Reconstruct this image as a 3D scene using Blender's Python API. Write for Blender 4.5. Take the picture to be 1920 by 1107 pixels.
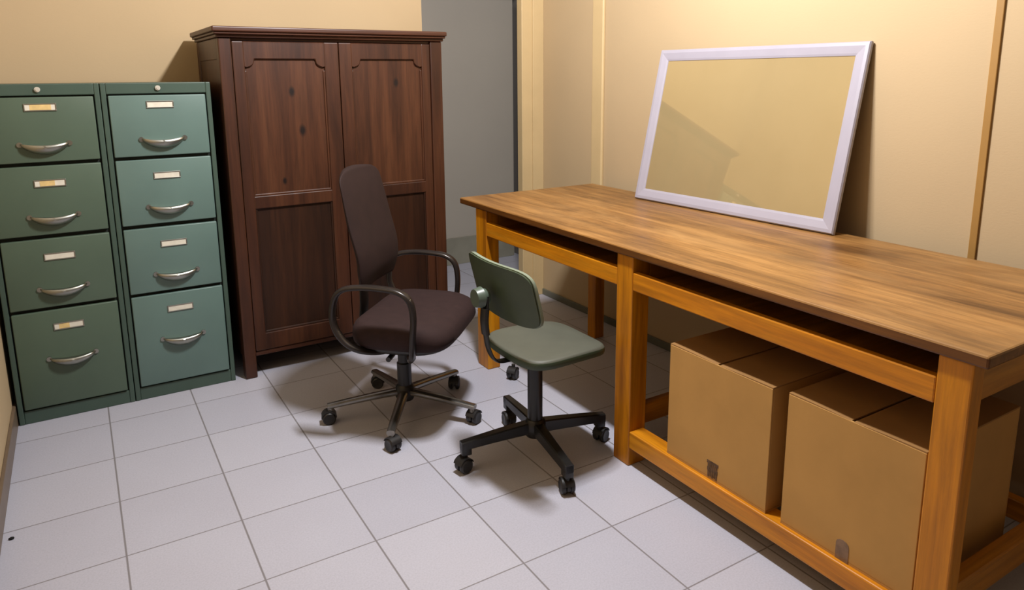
import bpy, bmesh, math, random
from mathutils import Vector, Matrix
random.seed(7)
PI = math.pi
for o in list(bpy.data.objects):
    bpy.data.objects.remove(o)
SC = bpy.context.scene
COL = SC.collection

# ------------------------------------------------------------------ camera
W, H = 1920, 1107
F_PX, YAW, PITCH, ROLL = 1342.46, 0.5486, 0.1929, 0.0083
CAM = Vector((0.0013, -3.1317, 1.362))
cd = bpy.data.cameras.new('camera')
cam = bpy.data.objects.new('camera', cd)
COL.objects.link(cam)
f = Vector((math.sin(YAW)*math.cos(PITCH), math.cos(YAW)*math.cos(PITCH), -math.sin(PITCH)))
r = Vector((math.cos(YAW), -math.sin(YAW), 0))
d = f.cross(r)
c_, s_ = math.cos(ROLL), math.sin(ROLL)
r2 = c_*r + s_*d
d2 = -s_*r + c_*d
M = Matrix((( r2.x, -d2.x, -f.x, CAM.x), (r2.y, -d2.y, -f.y, CAM.y), (r2.z, -d2.z, -f.z, CAM.z), (0, 0, 0, 1)))
cam.matrix_world = M
cd.sensor_fit = 'HORIZONTAL'
cd.sensor_width = 36
cd.lens = 36*F_PX/W
cd.shift_x = -4.1/W
cd.shift_y = -150.08/W
cd.clip_start = 0.05
SC.camera = cam

# ------------------------------------------------------------------ world, lamp, exposure
world = bpy.data.worlds.new('world')
SC.world = world
world.use_nodes = True
world.node_tree.nodes['Background'].inputs[0].default_value = (0.9, 0.92, 1.0, 1)
world.node_tree.nodes['Background'].inputs[1].default_value = 0.02
SC.view_settings.view_transform = 'Standard'
SC.view_settings.look = 'None'
SC.view_settings.exposure = 0.0
SC.view_settings.gamma = 1.0
SC.view_settings.use_curve_mapping = False
# one fluorescent tube running along the room under the ceiling, as a row of lights
TUBE_X, TUBE_Y, TUBE_LEN, TUBE_Z, TUBE_W, TUBE_N = 1.16, -1.27, 0.22, 2.50, 240, 3
for i in range(TUBE_N):
    ld = bpy.data.lights.new('ceiling_lamp', 'POINT')
    ld.shadow_soft_size = 0.05
    ld.energy = TUBE_W/TUBE_N
    ld.color = (1.0, 0.985, 1.0)
    lamp = bpy.data.objects.new('ceiling_lamp', ld)
    lamp.location = (TUBE_X, TUBE_Y+TUBE_LEN*(i/(TUBE_N-1)-0.5), TUBE_Z)
    COL.objects.link(lamp)

# ------------------------------------------------------------------ helpers
ALB = 0.66          # every paint is entered as it photographs; scaled to a believable reflectance
def lin(r, g, b):
    def k(v):
        v /= 255.0
        return v/12.92 if v <= 0.04045 else ((v+0.055)/1.055)**2.4
    return (ALB*k(r), ALB*k(g), ALB*k(b), 1.0)

class NT:
    def __init__(self, name):
        self.m = bpy.data.materials.new(name)
        self.m.use_nodes = True
        self.t = self.m.node_tree
        self.b = self.t.nodes['Principled BSDF']
    def n(self, typ, **kw):
        x = self.t.nodes.new(typ)
        for k, v in kw.items():
            if k.startswith('i_'):
                key = k[2:].replace('_', ' ')
                x.inputs[int(key) if key.isdigit() else key].default_value = v
            else:
                setattr(x, k, v)
        return x
    def l(self, a, b):
        self.t.links.new(a, b)
    def ramp(self, fac, stops):
        x = self.n('ShaderNodeValToRGB')
        e = x.color_ramp.elements
        e[0].position, e[0].color = stops[0]
        e[1].position, e[1].color = stops[-1]
        for p, c in stops[1:-1]:
            q = e.new(p); q.color = c
        self.l(fac, x.inputs[0])
        return x.outputs[0]
    def coords(self, scale=(1, 1, 1), loc=(0, 0, 0)):
        tc = self.n('ShaderNodeTexCoord')
        mp = self.n('ShaderNodeMapping')
        mp.inputs['Scale'].default_value = scale
        mp.inputs['Location'].default_value = loc
        self.l(tc.outputs['Object'], mp.inputs[0])
        return mp.outputs[0]
    def noise(self, vec, scale, detail=4, rough=0.55, dist=0.0):
        x = self.n('ShaderNodeTexNoise')
        x.inputs['Scale'].default_value = scale
        x.inputs['Detail'].default_value = detail
        x.inputs['Roughness'].default_value = rough
        x.inputs['Distortion'].default_value = dist
        self.l(vec, x.inputs['Vector'])
        return x.outputs['Fac']
    def mix(self, fac, a, b, mode='MIX'):
        x = self.n('ShaderNodeMix', data_type='RGBA', blend_type=mode)
        for v, i in ((fac, 0), (a, 6), (b, 7)):
            if hasattr(v, 'links'):
                self.l(v, x.inputs[i])
            else:
                x.inputs[i].default_value = v
        return x.outputs[2]
    def bump(self, h, strength=0.2, dist=0.01):
        x = self.n('ShaderNodeBump')
        x.inputs['Strength'].default_value = strength
        x.inputs['Distance'].default_value = dist
        self.l(h, x.inputs['Height'])
        self.l(x.outputs[0], self.b.inputs['Normal'])

def plain(name, col, rough=0.5, metal=0.0, var=0.06, vs=6.0, spec=0.5, bump=0.0, bs=200):
    m = NT(name)
    v = m.coords()
    nz = m.noise(v, vs, 5)
    dark = tuple(c*(1-var*2) for c in col[:3])+(1,)
    lite = tuple(min(1, c*(1+var*2)) for c in col[:3])+(1,)
    m.l(m.ramp(nz, [(0.3, dark), (0.7, lite)]), m.b.inputs['Base Color'])
    m.b.inputs['Roughness'].default_value = rough
    m.b.inputs['Metallic'].default_value = metal
    m.b.inputs['Specular IOR Level'].default_value = spec
    if bump:
        m.bump(m.noise(v, bs, 3), bump, 0.002)
    return m.m

def wood(name, dark, mid, lite, axis='z', rough=0.5, fine=60, coarse=7, spec=0.4, wear=None, scratch=None):
    m = NT(name)
    st = {'x': (0.06, 1, 1), 'y': (1, 0.06, 1), 'z': (1, 1, 0.06)}[axis]
    v = m.coords(st)
    a = m.noise(v, coarse, 5, 0.6, 1.2)
    b = m.noise(v, fine, 6, 0.65, 0.3)
    base = m.ramp(a, [(0.3, dark), (0.5, mid), (0.72, lite)])
    fib = m.ramp(b, [(0.32, (0.62, 0.6, 0.58, 1)), (0.62, (1.08, 1.06, 1.04, 1))])
    col = m.mix(0.8, base, fib, 'MULTIPLY')
    if wear:
        w = m.noise(m.coords({'x': (0.3, 1, 1), 'y': (1, 0.3, 1), 'z': (1, 1, 0.3)}[axis]), 3.2, 4, 0.6)
        fac = m.ramp(w, [(0.45, (0, 0, 0, 1)), (0.68, (0.75, 0.75, 0.75, 1))])
        col = m.mix(fac, col, wear)
    m.l(col, m.b.inputs['Base Color'])
    m.b.inputs['Roughness'].default_value = rough
    m.b.inputs['Specular IOR Level'].default_value = spec
    m.bump(b, 0.12, 0.002)
    return m

def new_obj(name, bm, mat, parent=None, smooth=False, autosmooth=None):
    bmesh.ops.recalc_face_normals(bm, faces=bm.faces)
    me = bpy.data.meshes.new(name)
    bm.to_mesh(me); bm.free()
    o = bpy.data.objects.new(name, me)
    COL.objects.link(o)
    for mm in (mat if isinstance(mat, (list, tuple)) else [mat]):
        me.materials.append(mm)
    if smooth:
        for p in me.polygons:
            p.use_smooth = True
        if autosmooth is not None:
            me.set_sharp_from_angle(angle=math.radians(autosmooth))
    if parent:
        o.parent = parent
    return o

def thing(name, label, cat, loc=(0, 0, 0), rotz=0, group=None):
    o = bpy.data.objects.new(name, None)
    o.empty_display_size = 0.1
    COL.objects.link(o)
    o.location = loc
    o.rotation_euler = (0, 0, rotz)
    o['label'] = label; o['category'] = cat
    if group: o['group'] = group
    return o
def tag(o, label, cat, group=None):
    o['label'] = label; o['category'] = cat
    if group: o['group'] = group
    return o
def struct(name, bm, mat, **kw):
    o = new_obj(name, bm, mat, **kw)
    o['kind'] = 'structure'
    return o
def part_label(o, label):
    o['label'] = label
    return o

def B(): return bmesh.new()
def box(bm, x0, x1, y0, y1, z0, z1, bev=0.0, seg=2):
    t = bmesh.new()
    bmesh.ops.create_cube(t, size=1)
    for v in t.verts:
        v.co = Vector(((x0+x1)/2+v.co.x*(x1-x0), (y0+y1)/2+v.co.y*(y1-y0), (z0+z1)/2+v.co.z*(z1-z0)))
    if bev > 0:
        bmesh.ops.bevel(t, geom=t.edges[:], offset=bev, segments=seg, affect='EDGES', profile=0.5)
    merge(bm, t)
    return bm
def merge(bm, t, mat=None, mi=None):
    if mat is not None:
        bmesh.ops.transform(t, matrix=mat, verts=t.verts[:])
    if mi is not None:
        for fc in t.faces: fc.material_index = mi
    me = bpy.data.meshes.new('tmp')
    t.to_mesh(me); t.free()
    bm.from_mesh(me)
    bpy.data.meshes.remove(me)
def prism(bm, pts, a0, a1, plane='xz', bev=0.0, seg=1):
    """outline pts extruded between a0 and a1 along the remaining axis"""
    t = bmesh.new()
    def co(p, a):
        if plane == 'xz': return Vector((p[0], a, p[1]))
        if plane == 'xy': return Vector((p[0], p[1], a))
        return Vector((a, p[0], p[1]))
    v0 = [t.verts.new(co(p, a0)) for p in pts]
    v1 = [t.verts.new(co(p, a1)) for p in pts]
    t.faces.new(v0); t.faces.new(v1[::-1])
    n = len(pts)
    for i in range(n):
        t.faces.new((v0[i], v0[(i+1) % n], v1[(i+1) % n], v1[i]))
    bmesh.ops.recalc_face_normals(t, faces=t.faces)
    if bev > 0:
        es = [e for e in t.edges if len(e.link_faces) == 2 and e.calc_face_angle(0) > 0.5]
        bmesh.ops.bevel(t, geom=es, offset=bev, segments=seg, affect='EDGES', profile=0.5)
    merge(bm, t)
    return bm
def rings(bm, rows, cap0=True, cap1=True, closed=True):
    """loft through rows of equal-length point lists"""
    t = bmesh.new()
    vs = [[t.verts.new(p) for p in row] for row in rows]
    n = len(rows[0])
    for a, b in zip(vs[:-1], vs[1:]):
        for i in range(n if closed else n-1):
            t.faces.new((a[i], a[(i+1) % n], b[(i+1) % n], b[i]))
    if cap0: t.faces.new(vs[0][::-1])
    if cap1: t.faces.new(vs[-1])
    bmesh.ops.recalc_face_normals(t, faces=t.faces)
    merge(bm, t)
    return bm
def lathe(bm, prof, cx=0, cy=0, n=28):
    rows = [[Vector((cx+rr*math.cos(2*PI*i/n), cy+rr*math.sin(2*PI*i/n), z)) for i in range(n)] for rr, z in prof]
    return rings(bm, rows)
def rod(bm, p, q, rad, n=18, rad2=None):
    p, q = Vector(p), Vector(q)
    ax = (q-p).normalized()
    u = ax.orthogonal().normalized(); w = ax.cross(u)
    rad2 = rad if rad2 is None else rad2
    rows = []
    for c, rr in ((p, rad), (q, rad2)):
        rows.append([c+rr*(math.cos(2*PI*i/n)*u+math.sin(2*PI*i/n)*w) for i in range(n)])
    return rings(bm, rows)
def sweep(bm, pts, section, up=Vector((0, 0, 1)), sub=6, scale=None):
    """sweep a 2D section along a Catmull-Rom path through pts"""
    P = [Vector(p) for p in pts]
    path = []
    for i in range(len(P)-1):
        p0 = P[max(0, i-1)]; p1 = P[i]; p2 = P[i+1]; p3 = P[min(len(P)-1, i+2)]
        for k in range(sub):
            t = k/sub
            path.append(0.5*((2*p1)+(p2-p0)*t+(2*p0-5*p1+4*p2-p3)*t*t+(3*p1-p0-3*p2+p3)*t**3))
    path.append(P[-1])
    rows = []
    for i, c in enumerate(path):
        tg = (path[min(i+1, len(path)-1)]-path[max(0, i-1)]).normalized()
        sd = up.normalized()
        nn = sd.cross(tg).normalized()
        sd = tg.cross(nn).normalized()
        sc = scale(i/(len(path)-1)) if scale else 1
        rows.append([c+sd*(a*sc)+nn*(b*sc) for a, b in section])
    return rings(bm, rows)
def ell(a, b, n=14, e=2.0):
    out = []
    for i in range(n):
        t = 2*PI*i/n
        ct, st = math.cos(t), math.sin(t)
        out.append((a*math.copysign(abs(ct)**(2/e), ct), b*math.copysign(abs(st)**(2/e), st)))
    return out

# ------------------------------------------------------------------ materials
WALL_RGB = lin(222, 196, 156)
def wall_mat(name, col):
    m = NT(name)
    v = m.coords()
    big = m.noise(v, 1.3, 3)
    c = m.ramp(big, [(0.3, tuple(x*0.96 for x in col[:3])+(1,)), (0.7, tuple(min(1, x*1.03) for x in col[:3])+(1,))])
    m.l(c, m.b.inputs['Base Color'])
    m.b.inputs['Roughness'].default_value = 0.75
    m.b.inputs['Specular IOR Level'].default_value = 0.12
    m.bump(m.noise(m.coords((1, 1, 2.5)), 90, 4), 0.10, 0.003)
    return m.m
M_WALL = wall_mat('cream_wall_paint', WALL_RGB)
M_CEIL = plain('bounce_dimmed_ceiling', lin(118, 110, 96), 0.8, var=0.02)  # unseen ceilings, toned dark to weaken bounced light
M_HALL = wall_mat('grey_corridor_paint', lin(205, 196, 182))
M_HALLDOOR = wall_mat('dark_grey_door_paint', lin(150, 144, 138))
M_FRONT = plain('bounce_dimmed_wall', lin(92, 74, 56), 0.7, var=0.05)  # unseen wall behind the camera, darkened so it bounces less light
M_TRIM = plain('cream_gloss_trim', lin(240, 212, 160), 0.45, var=0.02)
M_OCHRE = plain('ochre_trim', lin(186, 140, 70), 0.55, var=0.04)
M_SKIRT_BROWN = plain('brown_grey_skirting_tile', lin(128, 108, 88), 0.4, var=0.08)
M_SKIRT_GREEN = plain('grey_green_skirting_tile', lin(120, 122, 108), 0.4, var=0.08)
M_SKIRT_HALL = plain('pale_grey_green_skirting', lin(168, 164, 146), 0.5, var=0.06)
M_DARK = plain('dark_void', lin(22, 20, 18), 0.9, var=0.02)

def floor_mat():
    m = NT('white_floor_tiles')
    S = 0.32
    v = m.coords((1/S, 1/S, 1/S))
    sep = m.n('ShaderNodeSeparateXYZ'); m.l(v, sep.inputs[0])
    def line(sock, w):
        fr = m.n('ShaderNodeMath', operation='FRACT'); m.l(sock, fr.inputs[0])
        a = m.n('ShaderNodeMath', operation='SUBTRACT'); m.l(fr.outputs[0], a.inputs[0]); a.inputs[1].default_value = 0.5
        b = m.n('ShaderNodeMath', operation='ABSOLUTE'); m.l(a.outputs[0], b.inputs[0])
        mr = m.n('ShaderNodeMapRange'); m.l(b.outputs[0], mr.inputs[0])
        mr.inputs[1].default_value = 0.5-w; mr.inputs[2].default_value = 0.5-w*0.4
        return mr.outputs[0]
    gx, gy = line(sep.outputs[0], 0.0115), line(sep.outputs[1], 0.009)
    mx = m.n('ShaderNodeMath', operation='MAXIMUM'); m.l(gx, mx.inputs[0]); m.l(gy, mx.inputs[1])
    fl = m.n('ShaderNodeVectorMath', operation='FLOOR'); m.l(v, fl.inputs[0])
    wn = m.n('ShaderNodeTexWhiteNoise', noise_dimensions='3D'); m.l(fl.outputs[0], wn.inputs[0])
    tile = m.ramp(wn.outputs['Value'], [(0.0, lin(214, 215, 230)), (1.0, lin(222, 223, 237))])
    sp = m.noise(m.coords(), 190, 3, 0.6)
    spk = m.ramp(sp, [(0.35, (0.9, 0.9, 0.9, 1)), (0.6, (1, 1, 1, 1))])
    cl = m.noise(m.coords(), 2.2, 4)
    cloud = m.ramp(cl, [(0.3, (0.95, 0.94, 0.94, 1)), (0.7, (1, 1, 1, 1))])
    tile = m.mix(1.0, tile, spk, 'MULTIPLY')
    tile = m.mix(1.0, tile, cloud, 'MULTIPLY')
    col = m.mix(mx.outputs[0], tile, lin(150, 146, 150))
    m.l(col, m.b.inputs['Base Color'])
    m.b.inputs['Roughness'].default_value = 0.42
    m.b.inputs['Specular IOR Level'].default_value = 0.35
    inv = m.n('ShaderNodeMath', operation='SUBTRACT'); inv.inputs[0].default_value = 1; m.l(mx.outputs[0], inv.inputs[1])
    m.bump(inv.outputs[0], 0.3, 0.002)
    return m.m
M_FLOOR = floor_mat()

M_GREEN_L = plain('darker_green_enamel_steel', lin(94, 114, 96), 0.45, var=0.05, vs=2.5, spec=0.45, bump=0.05, bs=350)  # left cabinet: darker, greener enamel than the right one
M_GREEN = plain('green_enamel_steel', lin(112, 140, 133), 0.42, var=0.05, vs=2.5, spec=0.5, bump=0.05, bs=350)
M_GREEN_EDGE = plain('green_enamel_frame', lin(76, 98, 86), 0.45, var=0.05, vs=3)
M_GAP = plain('dark_cabinet_interior', lin(30, 38, 33), 0.8)
M_STEEL = plain('brushed_steel', lin(190, 190, 180), 0.36, 1.0, var=0.04)
M_LOCK = plain('pale_lock_metal', lin(236, 232, 218), 0.35, 0.2, var=0.03)
M_CHROME = plain('polished_chrome', lin(205, 205, 205), 0.14, 1.0, var=0.02)
M_CARD = plain('ivory_card', lin(255, 250, 232), 0.7, var=0.04, vs=40)
M_CARD_Y = plain('yellowed_card', lin(255, 222, 150), 0.7, var=0.06, vs=40)

_w = wood('wardrobe_wood', lin(52, 26, 14), lin(78, 43, 25), lin(94, 56, 34), 'z', 0.42, 70, 8, 0.45)
M_WARD = _w.m
M_WARD_H = wood('wardrobe_wood_horizontal', lin(58, 30, 20), lin(84, 48, 32), lin(100, 61, 42), 'x', 0.42, 70, 8, 0.45).m
def knots(m, spots):
    """dark knots at fixed object-space points"""
    col = m.b.inputs['Base Color'].links[0].from_socket
    tc = m.n('ShaderNodeTexCoord')
    for (x, y, z), rr in spots:
        mp = m.n('ShaderNodeMapping')
        mp.inputs['Location'].default_value = (-x/rr, 0, -z/(rr*1.7))
        mp.inputs['Scale'].default_value = (1/rr, 0, 1/(rr*1.7))
        m.l(tc.outputs['Object'], mp.inputs[0])
        ln = m.n('ShaderNodeVectorMath', operation='LENGTH'); m.l(mp.outputs[0], ln.inputs[0])
        fac = m.ramp(ln.outputs['Value'], [(0.4, (1, 1, 1, 1)), (1.0, (0, 0, 0, 1))])
        col = m.mix(fac, col, lin(26, 12, 8))
    m.l(col, m.b.inputs['Base Color'])
    return m.m
WX0, WY0 = 0.554, 0.138
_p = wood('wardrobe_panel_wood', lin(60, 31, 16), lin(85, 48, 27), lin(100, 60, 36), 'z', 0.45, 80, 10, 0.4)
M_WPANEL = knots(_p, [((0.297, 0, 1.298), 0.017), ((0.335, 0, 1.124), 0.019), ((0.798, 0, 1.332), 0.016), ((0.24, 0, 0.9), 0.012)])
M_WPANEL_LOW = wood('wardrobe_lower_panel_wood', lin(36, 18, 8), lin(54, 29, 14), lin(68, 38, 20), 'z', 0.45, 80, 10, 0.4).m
M_WDARK = plain('wardrobe_inner_wood', lin(58, 34, 26), 0.7)

def table_top_mat():
    m = NT('worn_tabletop_wood')
    v = m.coords((1, 0.07, 1))
    a = m.noise(v, 9, 5, 0.6, 0.8)
    b = m.noise(v, 75, 6, 0.7, 0.3)
    base = m.ramp(a, [(0.30, lin(116, 79, 40)), (0.5, lin(170, 123, 67)), (0.70, lin(206, 156, 92))])
    fib = m.ramp(b, [(0.32, (0.5, 0.47, 0.43, 1)), (0.60, (1.12, 1.10, 1.06, 1))])
    col = m.mix(0.75, base, fib, 'MULTIPLY')
    # planks glued side by side across the depth
    br = m.n('ShaderNodeTexCoord')
    sp = m.n('ShaderNodeSeparateXYZ'); m.l(br.outputs['Object'], sp.inputs[0])
    k = m.n('ShaderNodeMath', operation='MULTIPLY'); m.l(sp.outputs[0], k.inputs[0]); k.inputs[1].default_value = 1/0.112
    fl = m.n('ShaderNodeMath', operation='FLOOR'); m.l(k.outputs[0], fl.inputs[0])
    wn = m.n('ShaderNodeTexWhiteNoise', noise_dimensions='1D'); m.l(fl.outputs[0], wn.inputs['W'])
    tint = m.ramp(wn.outputs['Value'], [(0, (0.86, 0.84, 0.82, 1)), (1, (1.08, 1.06, 1.04, 1))])
    col = m.mix(0.8, col, tint, 'MULTIPLY')
    # patches worn pale along the front and stained dark by the wall
    w = m.noise(m.coords((1, 0.35, 1)), 3.4, 5, 0.65, 0.4)
    fac = m.ramp(w, [(0.46, (0, 0, 0, 1)), (0.7, (0.6, 0.6, 0.6, 1))])
    col = m.mix(fac, col, lin(216, 168, 106))
    st = m.noise(m.coords((1, 0.5, 1), (3.1, 1.7, 0)), 4.6, 5, 0.6)
    fs = m.ramp(st, [(0.54, (0, 0, 0, 1)), (0.74, (0.6, 0.6, 0.6, 1))])
    col = m.mix(fs, col, lin(104, 74, 46))
    m.l(col, m.b.inputs['Base Color'])
    rr = m.ramp(w, [(0.3, (0.34, 0.34, 0.34, 1)), (0.7, (0.5, 0.5, 0.5, 1))])
    m.l(rr, m.b.inputs['Roughness'])
    m.b.inputs['Specular IOR Level'].default_value = 0.4
    m.bump(b, 0.1, 0.002)
    return m.m
M_TTOP = table_top_mat()
M_TEDGE = wood('table_edge_wood', lin(98, 58, 18), lin(128, 80, 28), lin(150, 98, 40), 'y', 0.45, 70, 9).m
M_TLEG = wood('table_leg_wood', lin(184, 110, 4), lin(240, 156, 10), lin(252, 180, 40), 'z', 0.42, 55, 8, 0.45).m
M_TRAIL = wood('table_rail_wood', lin(184, 106, 4), lin(238, 152, 12), lin(252, 178, 42), 'y', 0.42, 55, 8, 0.45).m
M_TSIDE = wood('table_side_wood', lin(172, 106, 18), lin(210, 138, 28), lin(226, 158, 50), 'x', 0.42, 55, 8, 0.45).m
M_CARDB = plain('brown_cardboard', lin(216, 166, 96), 0.75, var=0.04, vs=5, spec=0.2, bump=0.05, bs=120)
M_CARDB_TOP = plain('brown_cardboard_flap', lin(176, 132, 80), 0.8, var=0.05, vs=5, spec=0.2)
M_INK = plain('faded_print_ink', lin(116, 90, 68), 0.8, var=0.25, vs=90, spec=0.2)
M_TAPE = plain('grey_tape_scrap', lin(150, 118, 88), 0.5, var=0.12, vs=40)

M_FABRIC = plain('brown_woven_fabric', lin(58, 41, 40), 0.85, var=0.06, vs=30, spec=0.25, bump=0.25, bs=420)
M_BACKFAB = plain('brown_backrest_fabric', lin(46, 28, 26), 0.75, var=0.06, vs=20, spec=0.3, bump=0.2, bs=420)
M_BLACK = plain('black_plastic', lin(34, 32, 31), 0.38, var=0.08, vs=10)
M_BLACKP = plain('black_painted_steel', lin(30, 29, 28), 0.35, var=0.08, vs=10)
M_ARM = plain('dark_glossy_armrest', lin(58, 52, 50), 0.28, 0.35, var=0.04)
M_WHEEL = plain('black_caster_wheel', lin(40, 38, 38), 0.45, var=0.05)
M_CGREEN = plain('dark_green_vinyl', lin(68, 82, 58), 0.5, var=0.08, vs=12)
M_CSEAT = plain('grey_green_seat_vinyl', lin(98, 101, 88), 0.55, var=0.05, vs=8, bump=0.08, bs=160)
M_CEDGE = plain('green_edge_band', lin(60, 76, 54), 0.5)
M_CRIM = plain('lamplit_green_rim', lin(146, 160, 140), 0.45)  # lamp light on the rim is put into this pale colour
M_KNOB = plain('grey_green_knob', lin(92, 106, 92), 0.4)
M_FRAME = plain('silver_white_frame_paint', lin(192, 188, 203), 0.38, var=0.02)
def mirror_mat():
    m = NT('mirror_painted_reflection')
    m.l(m.ramp(m.noise(m.coords(), 3), [(0.3, lin(214, 192, 142)), (0.7, lin(220, 198, 148))]), m.b.inputs['Base Color'])  # cream base colour stands in for the wall's reflection
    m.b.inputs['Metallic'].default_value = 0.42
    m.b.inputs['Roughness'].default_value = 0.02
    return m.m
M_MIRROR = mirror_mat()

# ------------------------------------------------------------------ room shell
XL, XR, YB, YF, ZC = -0.325, 2.43, 0.75, -4.3, 2.95
struct('floor', box(B(), XL-0.1, 4.3, YF-0.1, 1.75, -0.08, 0.0), M_FLOOR)
struct('ceiling', box(B(), XL-0.1, XR+0.1, YF-0.1, YB+0.12, ZC, ZC+0.08), M_CEIL)
struct('wall_left', box(B(), XL-0.1, XL, YF-0.1, YB+0.12, 0, ZC), M_WALL)
bm = B()
box(bm, XL, 1.765, YB, YB+0.12, 0, ZC)
box(bm, 1.765, XR, YB, YB+0.12, 2.06, ZC)
struct('wall_back', bm, M_WALL)
struct('wall_front', box(B(), XL, XR, YF-0.1, YF, 0, ZC), M_FRONT)
bm = B()
box(bm, XR, XR+0.1, YF-0.1, YB, 0, ZC)
struct('wall_right', bm, M_WALL)
# door casing standing out from the right wall, moulded in two steps
bm = B()
box(bm, 2.286, XR, 0.505, 0.56, 0, 2.06, 0.004)
box(bm, 2.355, XR, 0.490, 0.51, 0, 2.06, 0.003)
struct('trim_1', bm, M_TRIM)
# round-edged cable cover at the table's far end, ochre strip by the near end
struct('trim_2', box(B(), XR-0.018, XR+0.002, -0.092, 0.002, 0, ZC, 0.008, 3), M_TRIM)
struct('trim_3', box(B(), XR-0.008, XR+0.002, -2.002, -1.979, 0.0, ZC, 0.002), M_OCHRE)
struct('baseboard_left', box(B(), XL, XL+0.012, YF, YB, 0, 0.085, 0.003), M_SKIRT_BROWN)
bm = B()
box(bm, XR-0.012, XR, YF, -0.092, 0, 0.038, 0.003)
box(bm, XR-0.012, XR, 0.002, 0.49, 0, 0.038, 0.003)
struct('baseboard_right', bm, M_SKIRT_GREEN)
struct('baseboard_back', box(B(), XL+0.012, 1.76, YB-0.012, YB, 0, 0.08, 0.003), M_SKIRT_BROWN)
# corridor beyond the opening
YH = 1.45
bm = B()
box(bm, 0.9, 2.80, YH, YH+0.1, 0, ZC)
struct('wall_corridor', bm, M_HALL)
bm = B()
box(bm, 2.835, 2.90, YH-0.035, YH+0.1, 0, ZC, 0.004)
box(bm, 2.90, 4.2, YH, YH+0.1, 0, ZC)
struct('wall_corridor_end', bm, M_HALLDOOR)
struct('gap_shade_strip', box(B(), 2.79, 2.85, YH+0.06, YH+0.12, 0, ZC), M_DARK)  # dark strip set in the slot as the shade of the door gap
struct('wall_corridor_side', box(B(), 0.85, 0.9, YB+0.12, YH+0.1, 0, ZC), M_HALL)
struct('wall_corridor_right', box(B(), 4.2, 4.25, YB, YH+0.1, 0, ZC), M_HALL)
struct('wall_corridor_near', box(B(), XR+0.1, 4.2, YB, YB+0.05, 0, ZC), M_HALL)
struct('ceiling_corridor', box(B(), 0.85, 4.25, YB+0.12, YH+0.1, ZC, ZC+0.08), M_CEIL)
struct('baseboard_corridor', box(B(), 0.9, 2.79, YH-0.014, YH, 0.0, 0.2, 0.003), M_SKIRT_HALL)

# ------------------------------------------------------------------ filing cabinets
CD = 0.56
def handle_bm():
    """bowed crescent cup pull, centred at x=0, z=0, drawer face at y=0"""
    bm = B()
    rows = []
    n = 22
    for i in range(n+1):
        t = -1+2*i/n
        k = math.sqrt(max(0.0, 1-t*t))
        x = 0.080*t
        dp = 0.006+0.030*k
        h = 0.007+0.026*k**1.4
        zt = 0.010*t*t
        rows.append([Vector((x, 0.0, zt)), Vector((x, -dp*0.85, zt+0.002*k)), Vector((x, -dp, zt-0.004)),
                     Vector((x, -dp*0.96, zt-0.004-(h-0.004)*0.35)), Vector((x, -dp*0.72, zt-h*0.75)), Vector((x, -dp*0.35, zt-h)), Vector((x, 0, zt-h))])
    rings(bm, rows)
    for s in (-1, 1):
        rod(bm, (s*0.081, 0.0, 0.006), (s*0.081, -0.006, 0.006), 0.010, 12)
    return bm
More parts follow.
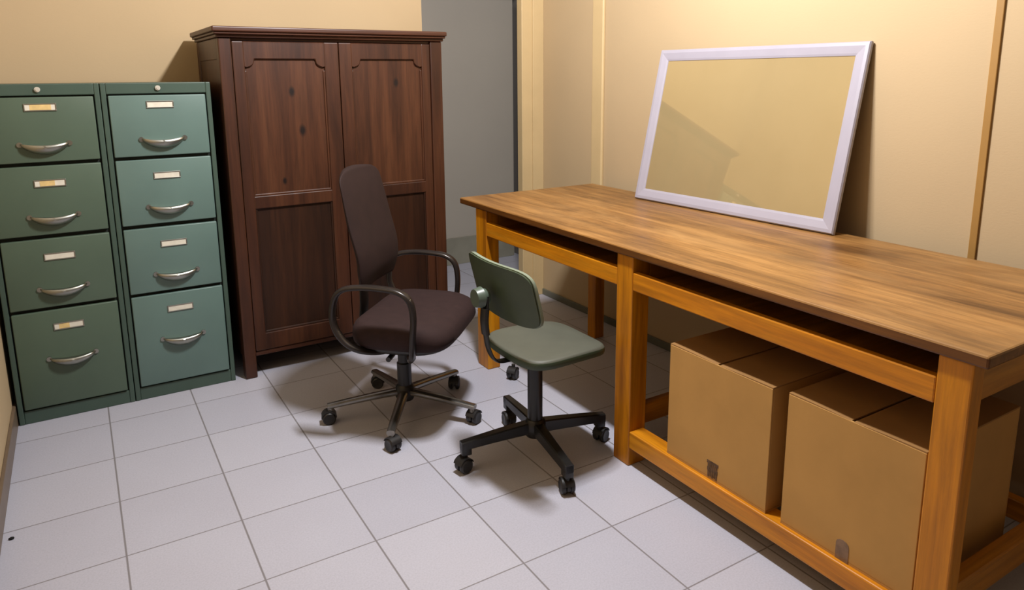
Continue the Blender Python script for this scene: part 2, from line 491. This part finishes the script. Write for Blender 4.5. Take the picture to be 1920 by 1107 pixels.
def filing_cabinet(x0, x1, label, cards, card_w, paint):
    w = x1-x0
    yf = 0.1624
    t = thing('filing_cabinet', label, 'filing cabinet', (x0, yf, 0), 0, 'green four drawer filing cabinets')
    dz = [(0.062, 0.458), (0.472, 0.748), (0.764, 1.034), (1.048, 1.295)]
    st = 0.024
    b = B()
    g = 0.0012
    # casing: sides, top, back, base and the front frame
    box(b, g, 0.012, 0.008, CD, 0, 1.3445, 0.002)
    box(b, w-0.012, w-g, 0.008, CD, 0, 1.3445, 0.002)
    box(b, 0.012, w-0.012, 0.008, CD, 1.332, 1.3445, 0.002)
    box(b, 0.012, w-0.012, CD-0.01, CD, 0.0, 1.332)
    new_obj('casing', b, M_GREEN_EDGE, t)
    b = B()
    box(b, g, st-0.004, 0.0, 0.014, 0.0, 1.3445, 0.003)
    box(b, w-st+0.004, w-g, 0.0, 0.014, 0.0, 1.3445, 0.003)
    box(b, st-0.004, w-st+0.004, 0.0, 0.014, 1.301, 1.3445, 0.003)
    box(b, st-0.004, w-st+0.004, 0.002, 0.014, 0.0, 0.055, 0.003)
    new_obj('front_frame', b, M_GREEN_EDGE, t)
    b = B()
    box(b, st-0.004, w-st+0.004, 0.013, 0.016, 0.05, 1.305)
    new_obj('inner_shell', b, M_GAP, t)
    hb = handle_bm()
    hme = bpy.data.meshes.new('handle'); bmesh.ops.recalc_face_normals(hb, faces=hb.faces); hb.to_mesh(hme); hb.free()
    hme.materials.append(M_STEEL)
    for p in hme.polygons: p.use_smooth = True
    hme.set_sharp_from_angle(angle=math.radians(50))
    xm = w/2+0.004
    hz = [0.254, 0.543, 0.832, 1.112]
    lz = [0.389, 0.676, 0.966, 1.257]
    for i, (a, c) in enumerate(dz):
        b = box(B(), st+0.001, w-st-0.001, -0.008, 0.013, a, c, 0.004, 3)
        dr = new_obj('drawer', b, paint, t, True, 35)
        h = bpy.data.objects.new('handle', hme); COL.objects.link(h); h.parent = dr
        h.location = (xm, -0.0075, hz[i])
        b = B()
        cw = card_w
        for q in ((xm-cw/2-0.004, xm+cw/2+0.004, lz[i]-0.0145, lz[i]-0.0105), (xm-cw/2-0.004, xm+cw/2+0.004, lz[i]+0.0105, lz[i]+0.0145),
                  (xm-cw/2-0.004, xm-cw/2, lz[i]-0.0105, lz[i]+0.0105), (xm+cw/2, xm+cw/2+0.004, lz[i]-0.0105, lz[i]+0.0105)):
            box(b, q[0], q[1], -0.0115, -0.0075, q[2], q[3], 0.0008)
        new_obj('card_holder', b, M_STEEL, dr)
        b = box(B(), xm-cw/2, xm+cw/2, -0.0095, -0.0078, lz[i]-0.0105, lz[i]+0.0105)
        new_obj('index_card', b, M_CARD, dr)
        if cards[i]:
            b = box(B(), xm-cw*0.34, xm+cw*cards[i], -0.0102, -0.0094, lz[i]-0.0100, lz[i]+0.0100)
            part_label(new_obj('paper_slip', b, M_CARD_Y, dr), 'yellowed paper slip')
    b = B()
    rod(b, (xm-0.002, 0.001, 1.3235), (xm-0.002, -0.007, 1.3235), 0.010, 20)
    rod(b, (xm-0.002, -0.006, 1.3235), (xm-0.002, -0.010, 1.3235), 0.006, 16)
    part_label(new_obj('lock', b, M_LOCK, t, True, 40), 'round steel lock')
    return t
filing_cabinet(-0.3096, 0.1050, 'green four-drawer filing cabinet in the corner beside the left wall', [0.02, 0, 0.16, 0.36], 0.098, M_GREEN_L)
filing_cabinet(0.1056, 0.5143, 'green four-drawer filing cabinet standing next to the dark wooden wardrobe', [0, 0, 0, 0], 0.094, M_GREEN)

# ------------------------------------------------------------------ wardrobe
def wardrobe():
    t = thing('wardrobe', 'dark reddish-brown wooden wardrobe with two panelled doors and moulded cornice', 'wardrobe', (WX0, WY0, 0), math.radians(0.6))
    w, dp, hz = 1.040, 0.545, 1.528
    b = B()
    # left and right framed sides
    for s in (0, 1):
        xa = 0.004 if s == 0 else w-0.024
        box(b, xa, xa+0.020, 0.05, dp-0.05, 0.10, hz)
    box(b, 0.024, w-0.024, dp-0.02, dp-0.008, 0.10, hz)
    box(b, 0.024, w-0.024, 0.03, dp-0.02, 0.105, 0.125)
    box(b, 0.024, w-0.024, 0.03, dp-0.02, hz-0.02, hz)
    new_obj('carcass', b, M_WARD, t)
    for xa, xb, ya, yb in ((0, 0.052, 0, 0.055), (w-0.062, w, 0, 0.055), (0, 0.052, dp-0.055, dp), (w-0.052, w, dp-0.055, dp)):
        b = box(B(), xa, xb, ya, yb, 0.0, hz, 0.005)
        new_obj('corner_post', b, M_WARD, t)
    # rails on the sides
    for xa in (0.001, w-0.027):
        for za, zb in ((0.10, 0.19), (hz-0.09, hz)):
            new_obj('side_rail', box(B(), xa, xa+0.026, 0.055, dp-0.055, za, zb, 0.003), M_WARD, t)
    new_obj('front_rail', box(B(), 0.052, w-0.062, 0.012, 0.032, 1.516, hz, 0.002), M_WARD_H, t)
    new_obj('front_rail', box(B(), 0.052, w-0.062, 0.010, 0.030, 0.100, 0.122, 0.003), M_WARD_H, t)
    # cornice, stepped moulding
    b = B()
    box(b, -0.008, w+0.006, -0.010, dp, hz, hz+0.014, 0.004)
    box(b, -0.018, w+0.010, -0.026, dp, hz+0.013, hz+0.024, 0.004)
    box(b, -0.026, w+0.014, -0.036, dp, hz+0.023, hz+0.045, 0.006, 3)
    new_obj('cornice', b, M_WARD_H, t)
    def door(x0, x1, sl, sr):
        b = B()
        z0, z1 = 0.124, 1.514
        yf, yk = 0.004, 0.026
        bv = 0.004
        pl, pr_ = x0+sl, x1-sr
        box(b, x0, pl, yf, yk, z0, z1, bv)
        box(b, pr_, x1, yf, yk, z0, z1, bv)
        box(b, pl-0.004, pr_+0.004, yf+0.0004, yk, z0, 0.205, bv)
        box(b, pl-0.004, pr_+0.004, yf+0.0004, yk, 0.785, 0.842, bv)
        # shaped top rail: clipped ogee corners
        pz = 1.440
        pts = [(pl-0.003, z1), (pl-0.003, pz-0.034), (pl+0.010, pz-0.034)]
        for k in range(9):
            a = k/8*PI/2
            pts.append((pl+0.010+0.030*math.sin(a), pz-0.034+0.026*(1-math.cos(a))))
        pts.append((pl+0.042, pz))
        mid = [(pl+0.070, pz)]
        left = pts + mid
        right = [(pl+pr_-x, z) for x, z in reversed(left)]
        prism(b, left+right, yf+0.0004, yk, 'xz', 0.003)
        dr = new_obj('door', b, M_WARD, t)
        for za, zb in ((0.205, 0.785), (0.842, 1.46)):
            q = B()
            box(q, pl-0.006, pr_+0.006, yf+0.012, yk-0.004, za-0.006, zb+0.006)
            # bead round the sunk field
            for a in ((pl-0.002, pl+0.008, za, zb), (pr_-0.008, pr_+0.002, za, zb)):
                if zb < 1: box(q, a[0], a[1], yf+0.005, yf+0.016, a[2], a[3], 0.003)
                else: box(q, a[0], a[1], yf+0.005, yf+0.016, a[2], a[3]-0.07, 0.003)
            box(q, pl, pr_, yf+0.004, yf+0.016, za-0.002, za+0.010, 0.004)
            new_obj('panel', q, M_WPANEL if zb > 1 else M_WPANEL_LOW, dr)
        return dr
    door(0.054, 0.5165, 0.048, 0.066)
    door(0.5195, 0.976, 0.060, 0.044)
    return t
wardrobe()

# ------------------------------------------------------------------ long table
TX0, TX1, TY0, TY1, TZ = 1.536, 2.332, -2.466, -0.123, 0.792
def table():
    t = thing('work_table', 'long worn wooden table with orange-brown legs against the right wall', 'table', (0, 0, 0))
    b = box(B(), TX0, TX1, TY0, TY1, 0.763, TZ, 0.005, 2)
    tt = new_obj('tabletop', b, [M_TTOP, M_TEDGE], t)
    for p in tt.data.polygons:
        if p.normal.z < 0.3: p.material_index = 1
    xf = 1.546
    for (xa, xb, ya, yb) in ((xf, 1.612, -0.360, -0.262), (xf, 1.622, -1.362, -1.280), (xf, 1.594, -2.436, -2.362),
                             (2.215, 2.275, -0.310, -0.245), (2.215, 2.275, -1.362, -1.295), (2.215, 2.275, -2.436, -2.362)):
        new_obj('leg', box(B(), xa, xb, ya, yb, 0.0, 0.763, 0.004), M_TLEG, t)
    for ya, yb in ((-1.280, -0.360), (-2.362, -1.362)):
        new_obj('front_rail', box(B(), xf+0.001, xf+0.026, ya, yb, 0.646, 0.709, 0.004), M_TRAIL, t)
        new_obj('back_rail', box(B(), 2.245, 2.270, -1.295 if ya > -2 else -2.362, -0.310 if ya > -2 else -1.362, 0.646, 0.763, 0.004), M_TRAIL, t)
        new_obj('undershelf', box(B(), xf+0.026, 2.245, ya+0.002, yb-0.002 if ya < -2 else -0.335, 0.652, 0.668), M_TSIDE, t)
    for ya, yb in ((-0.362, -0.320), (-2.430, -2.362)):
        new_obj('side_rail', box(B(), 1.594 if ya < -1 else 1.612, 2.215, ya, yb, 0.666, 0.763, 0.003), M_TSIDE, t)
    new_obj('middle_rail', box(B(), 1.622, 2.215, -1.362, -1.280, 0.655, 0.763, 0.004), M_TSIDE, t)
    new_obj('front_stretcher', box(B(), xf+0.001, xf+0.066, -2.362, -1.362, 0.070, 0.132, 0.004), M_TRAIL, t)
    new_obj('back_stretcher', box(B(), 2.225, 2.265, -2.362, -1.362, 0.070, 0.132, 0.004), M_TRAIL, t)
    new_obj('middle_stretcher', box(B(), 1.90, 1.95, -2.362, -1.362, 0.070, 0.132, 0.004), M_TRAIL, t)
    for ya, yb in ((-1.345, -1.310), (-2.425, -2.385)):
        new_obj('side_stretcher', box(B(), 1.594 if ya < -2 else 1.622, 2.215, ya, yb, 0.132, 0.205, 0.004), M_TSIDE, t)
    new_obj('cross_bearer', box(B(), 1.90, 1.95, -1.364, -1.345, 0.070, 0.15), M_TSIDE, t)
    return t
table()

# ------------------------------------------------------------------ cardboard boxes
def carton(y0, y1, x0, dp, z0, h, label, mark, rotz=0):
    w = y1-y0
    t = thing('cardboard_box', label, 'box', (x0, y0, z0), rotz, 'cartons under the table')
    b = B()
    th = 0.006
    box(b, 0, dp, 0, w, 0, th)
    box(b, 0, th, 0, w, th, h-0.004, 0.0015)
    box(b, dp-th, dp, 0, w, th, h-0.004, 0.0015)
    box(b, th, dp-th, 0, th, th, h-0.004, 0.0015)
    box(b, th, dp-th, w-th, w, th, h-0.004, 0.0015)
    new_obj('carton_body', b, M_CARDB, t)
    m = w/2
    for a, c, s in ((0, m-0.004, 1), (m+0.004, w, -1)):
        q = B()
        rows = []
        for k in range(5):
            f_ = k/4
            y = a+(c-a)*f_
            g = f_ if s == 1 else 1-f_
            z = h-0.004-0.004*g*g
            rows.append([Vector((0.001, y, z)), Vector((dp-0.001, y, z)), Vector((dp-0.001, y, z+0.004)), Vector((0.001, y, z+0.004))])
        rings(q, rows)
        new_obj('flap', q, M_CARDB_TOP, t)
    q = B()
    box(q, 0.002, dp-0.002, m-0.01, m+0.01, h-0.018, h-0.012)
    new_obj('inner_flap', q, M_CARDB_TOP, t)
    q = B()
    if mark == 'print':
        yy, zz = mark_pos[0]
        for k in range(5):
            box(q, -0.0012, 0.0002, yy+0.006+k*0.008, yy+0.012+k*0.008, zz+0.002+0.003*(k % 2), zz+0.052)
        box(q, -0.0010, 0.0002, yy+0.002, yy+0.048, zz+0.046, zz+0.056)
        box(q, -0.0010, 0.0002, yy+0.004, yy+0.046, zz+0.022, zz+0.034)
        part_label(new_obj('printed_mark', q, M_INK, t), 'faded dark printed patch')
    else:
        yy, zz = mark_pos[1]
        pts = [(yy+0.012, zz), (yy+0.012, zz+0.045)]
        for k in range(7):
            a = PI-k/6*PI
            pts.append((yy+0.030+0.018*math.cos(a), zz+0.045+0.014*math.sin(a)))
        pts += [(yy+0.048, zz)]
        prism(q, pts, -0.0012, 0.0002, 'yz')
        part_label(new_obj('tape_scrap', q, M_TAPE, t), 'rounded scrap of greyish tape')
    return t
mark_pos = [(0.175, 0.006), (0.150, 0.0)]
carton(-1.935, -1.537, 1.560, 0.43, 0.132, 0.382, 'plain cardboard carton under the table with a dark printed patch', 'print')
carton(-2.353, -1.985, 1.562, 0.43, 0.132, 0.388, 'cardboard carton under the table beside its front corner leg', 'tape')

# ------------------------------------------------------------------ mirror leaning on the wall
def mirror():
    tilt = math.radians(12.5)
    L, Hh, th = 0.993, 0.691, 0.018
    t = thing('mirror', 'rectangular mirror in a silvery white frame leaning on the wall', 'mirror', (2.2155, -0.611, 0.7925))
    # local: x towards the wall, y along the wall (negative = nearer), z up the frame; pivot on the lower back edge
    t.rotation_euler = (0, tilt, math.radians(3.45))
    fw = 0.054
    def R_(o, z0, z1, x):
        return [Vector((x, -o, z0)), Vector((x, -(L-o), z0)), Vector((x, -(L-o), z1)), Vector((x, -o, z1))]
    b = B()
    # mitred moulding: profile (inset, x)
    prof = [(0, 0.0), (0, -th+0.006), (0.004, -th), (0.016, -th-0.001), (fw-0.012, -th+0.004), (fw-0.004, -th+0.007), (fw, -th+0.016), (fw, 0.0)]
    rows = [R_(i, i, Hh-i, x) for i, x in prof]
    tb = bmesh.new()
    vs = [[tb.verts.new(p) for p in row] for row in rows]
    for k in range(len(vs)):
        a, c = vs[k], vs[(k+1) % len(vs)]
        for i in range(4):
            tb.faces.new((a[i], a[(i+1) % 4], c[(i+1) % 4], c[i]))
    merge(b, tb)
    new_obj('frame', b, M_FRAME, t)
    b = box(B(), -0.0085, -0.0065, -(L-fw+0.004), -fw+0.004, fw-0.004, Hh-fw+0.004)
    new_obj('mirror_glass', b, M_MIRROR, t)
    b = box(B(), -0.005, -0.001, -(L-fw), -fw, fw, Hh-fw)
    new_obj('backing_board', b, M_WDARK, t)
    return t
mirror()

# ------------------------------------------------------------------ casters
def caster_bm(rad=0.026, wid=0.048, stem=0.07):
    bm = B()
    for s in (-1, 1):
        y0, y1 = (s*0.006, s*wid/2)
        n = 22
        prof = [(0.001, y0), (rad-0.003, y0), (rad, y0+s*0.003), (rad, y1-s*0.005), (rad-0.005, y1), (0.010, y1-s*0.002), (0.001, y1-s*0.002)]
        rows = [[Vector((a*math.cos(2*PI*i/n), y, rad+a*math.sin(2*PI*i/n))) for i in range(n)] for a, y in prof]
        rings(bm, rows)
    # hood between and over the wheels
    pts = []
    for k in range(13):
        a = math.radians(-10+200*k/12)
        pts.append(((rad+0.004)*math.cos(a), rad+(rad+0.004)*math.sin(a)))
    pts += [(-0.012, rad-0.010), (0.012, rad-0.010)]
    prism(bm, pts, -0.0055, 0.0055, 'xz', 0.001)
    pts2 = []
    for k in range(9):
        a = math.radians(20+140*k/8)
        pts2.append(((rad+0.005)*math.cos(a), rad+(rad+0.005)*math.sin(a)))
    for k in range(9):
        a = math.radians(160-140*k/8)
        pts2.append(((rad+0.0015)*math.cos(a), rad+(rad+0.0015)*math.sin(a)))
    prism(bm, pts2, -wid/2+0.003, wid/2-0.003, 'xz')
    rod(bm, (0.008, 0, rad+0.01), (0.008, 0, stem), 0.0085, 12)
    return bm
def star_base(t, n, ang0, rad, sect, hub_z, end_z, leg_mat, hub_mat, square, cast_angles):
    for i in range(n):
        a = math.radians(ang0)+2*PI*i/n
        ca, sa = math.cos(a), math.sin(a)
        u = Vector((ca, sa, 0)); wv = Vector((-sa, ca, 0))
        b = B()
        rows = []
        steps = 9
        r0, r1 = 0.018, rad+(0.016 if square else 0.012)
        for k in range(steps+1):
            f_ = k/steps
            rr = r0+(r1-r0)*f_
            zc = hub_z+(end_z-hub_z)*(f_**1.25)
            hw = sect[0]*(1-0.22*f_); hh = sect[1]*(1-0.30*f_)
            if square:
                sec = [(-hw, -hh), (-hw+0.004, -hh-0.0), (hw-0.004, -hh), (hw, -hh+0.004), (hw, hh-0.004), (hw-0.004, hh), (-hw+0.004, hh), (-hw, hh-0.004)]
            else:
                sec = ell(hw, hh, 12, 2.6)
            rows.append([u*rr+wv*p+Vector((0, 0, zc+q)) for p, q in sec])
        rings(b, rows)
        if square:
            # square end cap dropping to the caster socket
            t2 = bmesh.new(); merge_box = box(t2, -0.020, 0.016, -sect[0]*0.80, sect[0]*0.80, -0.034, 0.014, 0.003)
            merge(b, t2, Matrix.Translation(u*rad+Vector((0, 0, end_z))) @ Matrix.Rotation(a, 4, 'Z'))
        else:
            rod(b, u*rad+Vector((0, 0, end_z-0.020)), u*rad+Vector((0, 0, end_z)), 0.013, 14)
        lg = new_obj('base_leg', b, leg_mat, t, True, 40)
        c = caster_bm(stem=end_z-0.014)
        ca2 = math.radians(cast_angles[i % len(cast_angles)])
        bmesh.ops.transform(c, matrix=Matrix.Translation(u*rad) @ Matrix.Rotation(ca2, 4, 'Z') @ Matrix.Translation((-0.008, 0, 0)), verts=c.verts[:])
        new_obj('caster', c, M_WHEEL, lg, True, 35)
    b = B()
    lathe(b, [(0.001, hub_z-0.035), (0.034, hub_z-0.035), (0.040, hub_z-0.020), (0.038, hub_z+0.018), (0.030, hub_z+0.030), (0.001, hub_z+0.030)])
    new_obj('hub', b, hub_mat, t, True, 40)

# ------------------------------------------------------------------ brown armchair on casters (local +x = facing)
def superellipse(a, b, e, n=48):
    return ell(a, b, n, e)
def brown_chair():
    rot = math.radians(-44)
    t = thing('office_chair', 'high-backed brown fabric office chair with curved armrests by the wardrobe', 'chair', (1.045, -0.555, 0), rot)
    star_base(t, 5, 165+44, 0.298, (0.021, 0.015), 0.098, 0.072, M_CHROMELEG, M_BLACK, False, [30, 150, 250, 100, 200])
    b = B()
    lathe(b, [(0.001, 0.10), (0.029, 0.10), (0.029, 0.22), (0.024, 0.225), (0.024, 0.33), (0.001, 0.33)])
    new_obj('gas_column', b, M_BLACK, t, True, 40)
    # tilt mechanism
    b = B()
    prism(b, [(-0.10, -0.055), (0.09, -0.055), (0.11, -0.03), (0.11, 0.03), (0.09, 0.055), (-0.10, 0.055), (-0.12, 0.03), (-0.12, -0.03)], 0.305, 0.355, 'xy', 0.006, 2)
    new_obj('tilt_mechanism', b, M_BLACKP, t)
    b = B()
    rod(b, (0.02, -0.05, 0.325), (0.02, -0.16, 0.318), 0.006, 10)
    rod(b, (0.02, -0.155, 0.318), (0.02, -0.205, 0.315), 0.010, 12)
    new_obj('lever', b, M_BLACK, t, True, 40)
    # seat
    cx, a_, b_ = 0.064, 0.200, 0.258
    b = B()
    rows = []
    for sc, z in ((0.80, 0.362), (0.93, 0.366), (0.985, 0.385), (1.0, 0.410), (0.99, 0.430), (0.955, 0.446), (0.88, 0.457), (0.72, 0.462), (0.45, 0.461), (0.18, 0.459)):
        row = []
        for p, q in superellipse(a_, b_, 4.8, 64):
            x = cx+p*sc; y = q*sc
            zz = z
            fr = max(0.0, (x-cx)/a_)
            if z > 0.40: zz = z-0.026*fr**2.5+0.006*(abs(y)/b_)**2
            row.append(Vector((x, y, zz)))
        rows.append(row)
    rings(b, rows)
    new_obj('seat', b, M_FABRIC, t, True, 60)
    b = B()
    rows = []
    for sc, z in ((0.70, 0.338), (0.84, 0.342), (0.90, 0.356), (0.90, 0.368)):
        rows.append([Vector((cx+p*sc, q*sc, z)) for p, q in superellipse(a_, b_, 3.0, 40)])
    rings(b, rows)
    new_obj('seat_pan', b, M_BLACK, t, True, 60)
    # backrest: tall, curved and leaning back
    b = B()
    nu, nv = 18, 26
    def back_pt(u, v, s):
        # u across -1..1, v up 0..1 ; s = +1 front, -1 rear
        z = 0.560+0.462*v
        half = 0.178+0.018*math.sin(PI*min(1, v*0.9+0.05))-0.004*v
        # round the upper and lower corners
        top = max(0, (v-0.89)/0.11); bot = max(0, (0.14-v)/0.14)
        half *= math.sqrt(max(0.02, 1-0.52*top**2.2))*(1-0.20*bot**2)
        lean = -0.118-0.020*v-0.045*v**2.2
        lum = 0.018*math.exp(-((v-0.25)/0.22)**2)
        th = (0.030*(1-abs(u)**3.5)+0.004)*(1-0.55*v**3)*(1-0.5*bot)
        x = lean+lum+0.022*u*u+s*th
        return Vector((x, u*half, z-0.010*u*u*top))
    tb = bmesh.new()
    grid = {}
    for s in (1, -1):
        for i in range(nu+1):
            for j in range(nv+1):
                grid[s, i, j] = tb.verts.new(back_pt(-1+2*i/nu, j/nv, s))
        for i in range(nu):
            for j in range(nv):
                q = (grid[s, i, j], grid[s, i+1, j], grid[s, i+1, j+1], grid[s, i, j+1])
                tb.faces.new(q if s == 1 else q[::-1])
    for j in range(nv):
        tb.faces.new((grid[1, 0, j+1], grid[-1, 0, j+1], grid[-1, 0, j], grid[1, 0, j]))
        tb.faces.new((grid[1, nu, j], grid[-1, nu, j], grid[-1, nu, j+1], grid[1, nu, j+1]))
    for i in range(nu):
        tb.faces.new((grid[1, i, 0], grid[-1, i, 0], grid[-1, i+1, 0], grid[1, i+1, 0]))
        tb.faces.new((grid[1, i+1, nv], grid[-1, i+1, nv], grid[-1, i, nv], grid[1, i, nv]))
    merge(b, tb)
    o = new_obj('backrest', b, M_BACKFAB, t, True, 80)
    sd = o.modifiers.new('round', 'SUBSURF'); sd.levels = 1; sd.render_levels = 2
    # bracket joining seat and backrest
    b = B()
    sweep(b, [(-0.05, 0, 0.335), (-0.13, 0, 0.338), (-0.165, 0, 0.38), (-0.160, 0, 0.48), (-0.158, 0, 0.66)], [(x, y) for x, y in ell(0.034, 0.008, 12, 3)], Vector((0, 1, 0)))
    new_obj('back_bracket', b, M_BLACK, t, True, 40)
    # loop armrests
    path = [(-0.02, 0.335), (-0.075, 0.368), (-0.130, 0.412), (-0.162, 0.480), (-0.152, 0.560), (-0.118, 0.600), (-0.050, 0.613), (0.030, 0.613),
            (0.100, 0.603), (0.140, 0.572), (0.152, 0.510), (0.146, 0.430), (0.135, 0.350), (0.10, 0.322)]
    for s in (-1, 1):
        b = B()
        pts = []
        for i, (x, z) in enumerate(path):
            yy = 0.272
            if i in (0, len(path)-1): yy = 0.17
            if i in (1, len(path)-2): yy = 0.255
            pts.append((x, s*yy, z))
        pts = [(-0.0, s*0.05, 0.325)]+pts+[(0.07, s*0.05, 0.322)]
        def sc(f_): return 1.0
        sweep(b, pts, ell(0.018, 0.0105, 14, 2.4), Vector((0, 1, 0)), 6)
        new_obj('armrest', b, M_ARM, t, True, 60)
    return t
def legmat():
    m = NT('chrome_and_black_leg')
    m.l(m.ramp(m.noise(m.coords(), 8), [(0.3, lin(150, 146, 138)), (0.7, lin(175, 170, 162))]), m.b.inputs['Base Color'])
    m.b.inputs['Metallic'].default_value = 0.9
    m.b.inputs['Roughness'].default_value = 0.25
    return m.m
M_CHROMELEG = legmat()
brown_chair()

# ------------------------------------------------------------------ green swivel chair (local +x = facing the table)
def green_chair():
    t = thing('swivel_chair', 'small armless green swivel chair with black cross base facing the table', 'chair', (1.309, -1.125, 0), 0)
    star_base(t, 4, -9.5, 0.266, (0.019, 0.022), 0.118, 0.098, M_BLACKP, M_BLACKP, True, [200, 80, 10, 250])
    b = B()
    lathe(b, [(0.001, 0.10), (0.027, 0.10), (0.027, 0.37), (0.020, 0.375), (0.020, 0.415), (0.001, 0.415)])
    new_obj('column', b, M_BLACKP, t, True, 40)
    b = B()
    box(b, -0.09, 0.07, -0.05, 0.05, 0.398, 0.418, 0.004)
    new_obj('seat_plate', b, M_BLACKP, t)
    # seat: thin rounded square, slightly dished
    cx, cy = 0.028, -0.030
    def seat_rows(spec, n=56):
        rows = []
        for sc, z in spec:
            row = []
            for p, q in superellipse(0.172, 0.178, 4.2, n):
                taper = 1-0.05*(p/0.172)
                row.append(Vector((cx+p*sc, cy+q*sc*taper, z-0.012*max(0, p*sc/0.172)**3+0.004*(abs(q)/0.178)**2*sc)))
            rows.append(row)
        return rows
    b = B(); rings(b, seat_rows([(0.93, 0.418), (0.985, 0.420), (1.0, 0.428), (1.0, 0.438), (0.992, 0.443)]))
    part_label(new_obj('seat_edge', b, M_CEDGE, t, True, 50), 'dark green edge band under the seat')
    b = B(); rings(b, seat_rows([(0.990, 0.4425), (0.975, 0.448), (0.93, 0.451), (0.7, 0.449), (0.4, 0.447), (0.1, 0.446)]))
    part_label(new_obj('seat', b, M_CSEAT, t, True, 60), 'worn grey-green seat')
    # backrest: curved shell
    def shell(bm, x_c, rad, hw, z0, z1, th, e=4.5, n=18, m=12, lean=0.0):
        """plate bent round a vertical axis in front of it, rounded-rectangle outline"""
        tb = bmesh.new()
        g = {}
        zc, hz = (z0+z1)/2, (z1-z0)/2
        for s in (0, 1):
            for i in range(n+1):
                for j in range(m+1):
                    u = -1+2*i/n; v = -1+2*j/m
                    # map the square onto a superellipse outline
                    k = (abs(u)**e+abs(v)**e)**(1/e)
                    mx = max(abs(u), abs(v))
                    sc = (mx/k) if k > 1e-6 else 1
                    uu, vv = u*sc, v*sc
                    y = uu*hw; z = zc+vv*hz
                    rr = rad-(th if s else 0)
                    a = y/rad
                    g[s, i, j] = tb.verts.new((x_c+rad-rr*math.cos(a)+lean*(vv), rr*math.sin(a), z))
            for i in range(n):
                for j in range(m):
                    q = (g[s, i, j], g[s, i+1, j], g[s, i+1, j+1], g[s, i, j+1])
                    tb.faces.new(q if s else q[::-1])
        for j in range(m):
            for i in (0, n):
                tb.faces.new((g[0, i, j], g[1, i, j], g[1, i, j+1], g[0, i, j+1]))
        for i in range(n):
            for j in (0, m):
                tb.faces.new((g[0, i, j], g[1, i, j], g[1, i+1, j], g[0, i+1, j]))
        bmesh.ops.recalc_face_normals(tb, faces=tb.faces)
        merge(bm, tb)
        return bm
    yb = -0.037
    mt = Matrix.Translation((0, yb, 0))
    b = shell(B(), -0.186, 0.62, 0.207, 0.570, 0.766, 0.006, 5.5, lean=-0.024)
    bmesh.ops.transform(b, matrix=mt, verts=b.verts[:])
    part_label(new_obj('backrest', b, M_CGREEN, t, True, 40), 'dark green curved back shell')
    b = shell(B(), -0.1795, 0.614, 0.209, 0.568, 0.769, 0.012, 5.5, lean=-0.024)
    bmesh.ops.transform(b, matrix=mt, verts=b.verts[:])
    part_label(new_obj('backrest_pad', b, M_CRIM, t, True, 40), 'green rim and pad on the front of the back, painted lamplit pale')
    # pivot knob, bracket arm behind the back
    b = B()
    rod(b, (-0.204, yb+0.01, 0.648), (-0.228, yb+0.01, 0.648), 0.026, 24, 0.030)
    rod(b, (-0.227, yb+0.01, 0.648), (-0.252, yb+0.01, 0.648), 0.036, 24, 0.030)
    part_label(new_obj('adjusting_knob', b, M_KNOB, t, True, 40), 'round grey-green knob')
    b = B()
    sweep(b, [(-0.05, -0.02, 0.412), (-0.13, -0.030, 0.410), (-0.185, -0.040, 0.425), (-0.215, -0.045, 0.48), (-0.222, -0.044, 0.56), (-0.216, -0.042, 0.655)], ell(0.015, 0.005, 10, 3), Vector((0, 1, 0)))
    new_obj('back_support', b, M_BLACKP, t, True, 40)
    b = B()
    sweep(b, [(-0.222, -0.044, 0.525), (-0.226, -0.044, 0.57), (-0.222, -0.043, 0.615)], ell(0.019, 0.010, 10, 3), Vector((0, 1, 0)))
    new_obj('support_sleeve', b, M_BLACK, t, True, 40)
    return t
green_chair()

# ------------------------------------------------------------------ small things on the floor
b = caster_bm(0.026, 0.046, 0.066)
bmesh.ops.transform(b, matrix=Matrix.Translation((1.592, -0.505, 0)) @ Matrix.Rotation(math.radians(35), 4, 'Z'), verts=b.verts[:])
tag(new_obj('furniture_caster', b, M_WHEEL, None, True, 35), 'small black twin-wheel caster on the floor by the far table leg', 'caster')
b = B()
rows = []
for k in range(1, 8):
    a = PI*k/8
    rows.append([Vector((0.0075*math.sin(a)*math.cos(2*PI*i/10)*(1+0.2*math.sin(3*i)), 0.0055*math.sin(a)*math.sin(2*PI*i/10), 0.004-0.004*math.cos(a))) for i in range(10)])
rings(b, rows)
o = tag(new_obj('pebble', b, M_DARK, None, True, 60), 'tiny black speck of grit on the white floor near the left wall', 'pebble')
o.location = (-0.29, -0.688, 0)
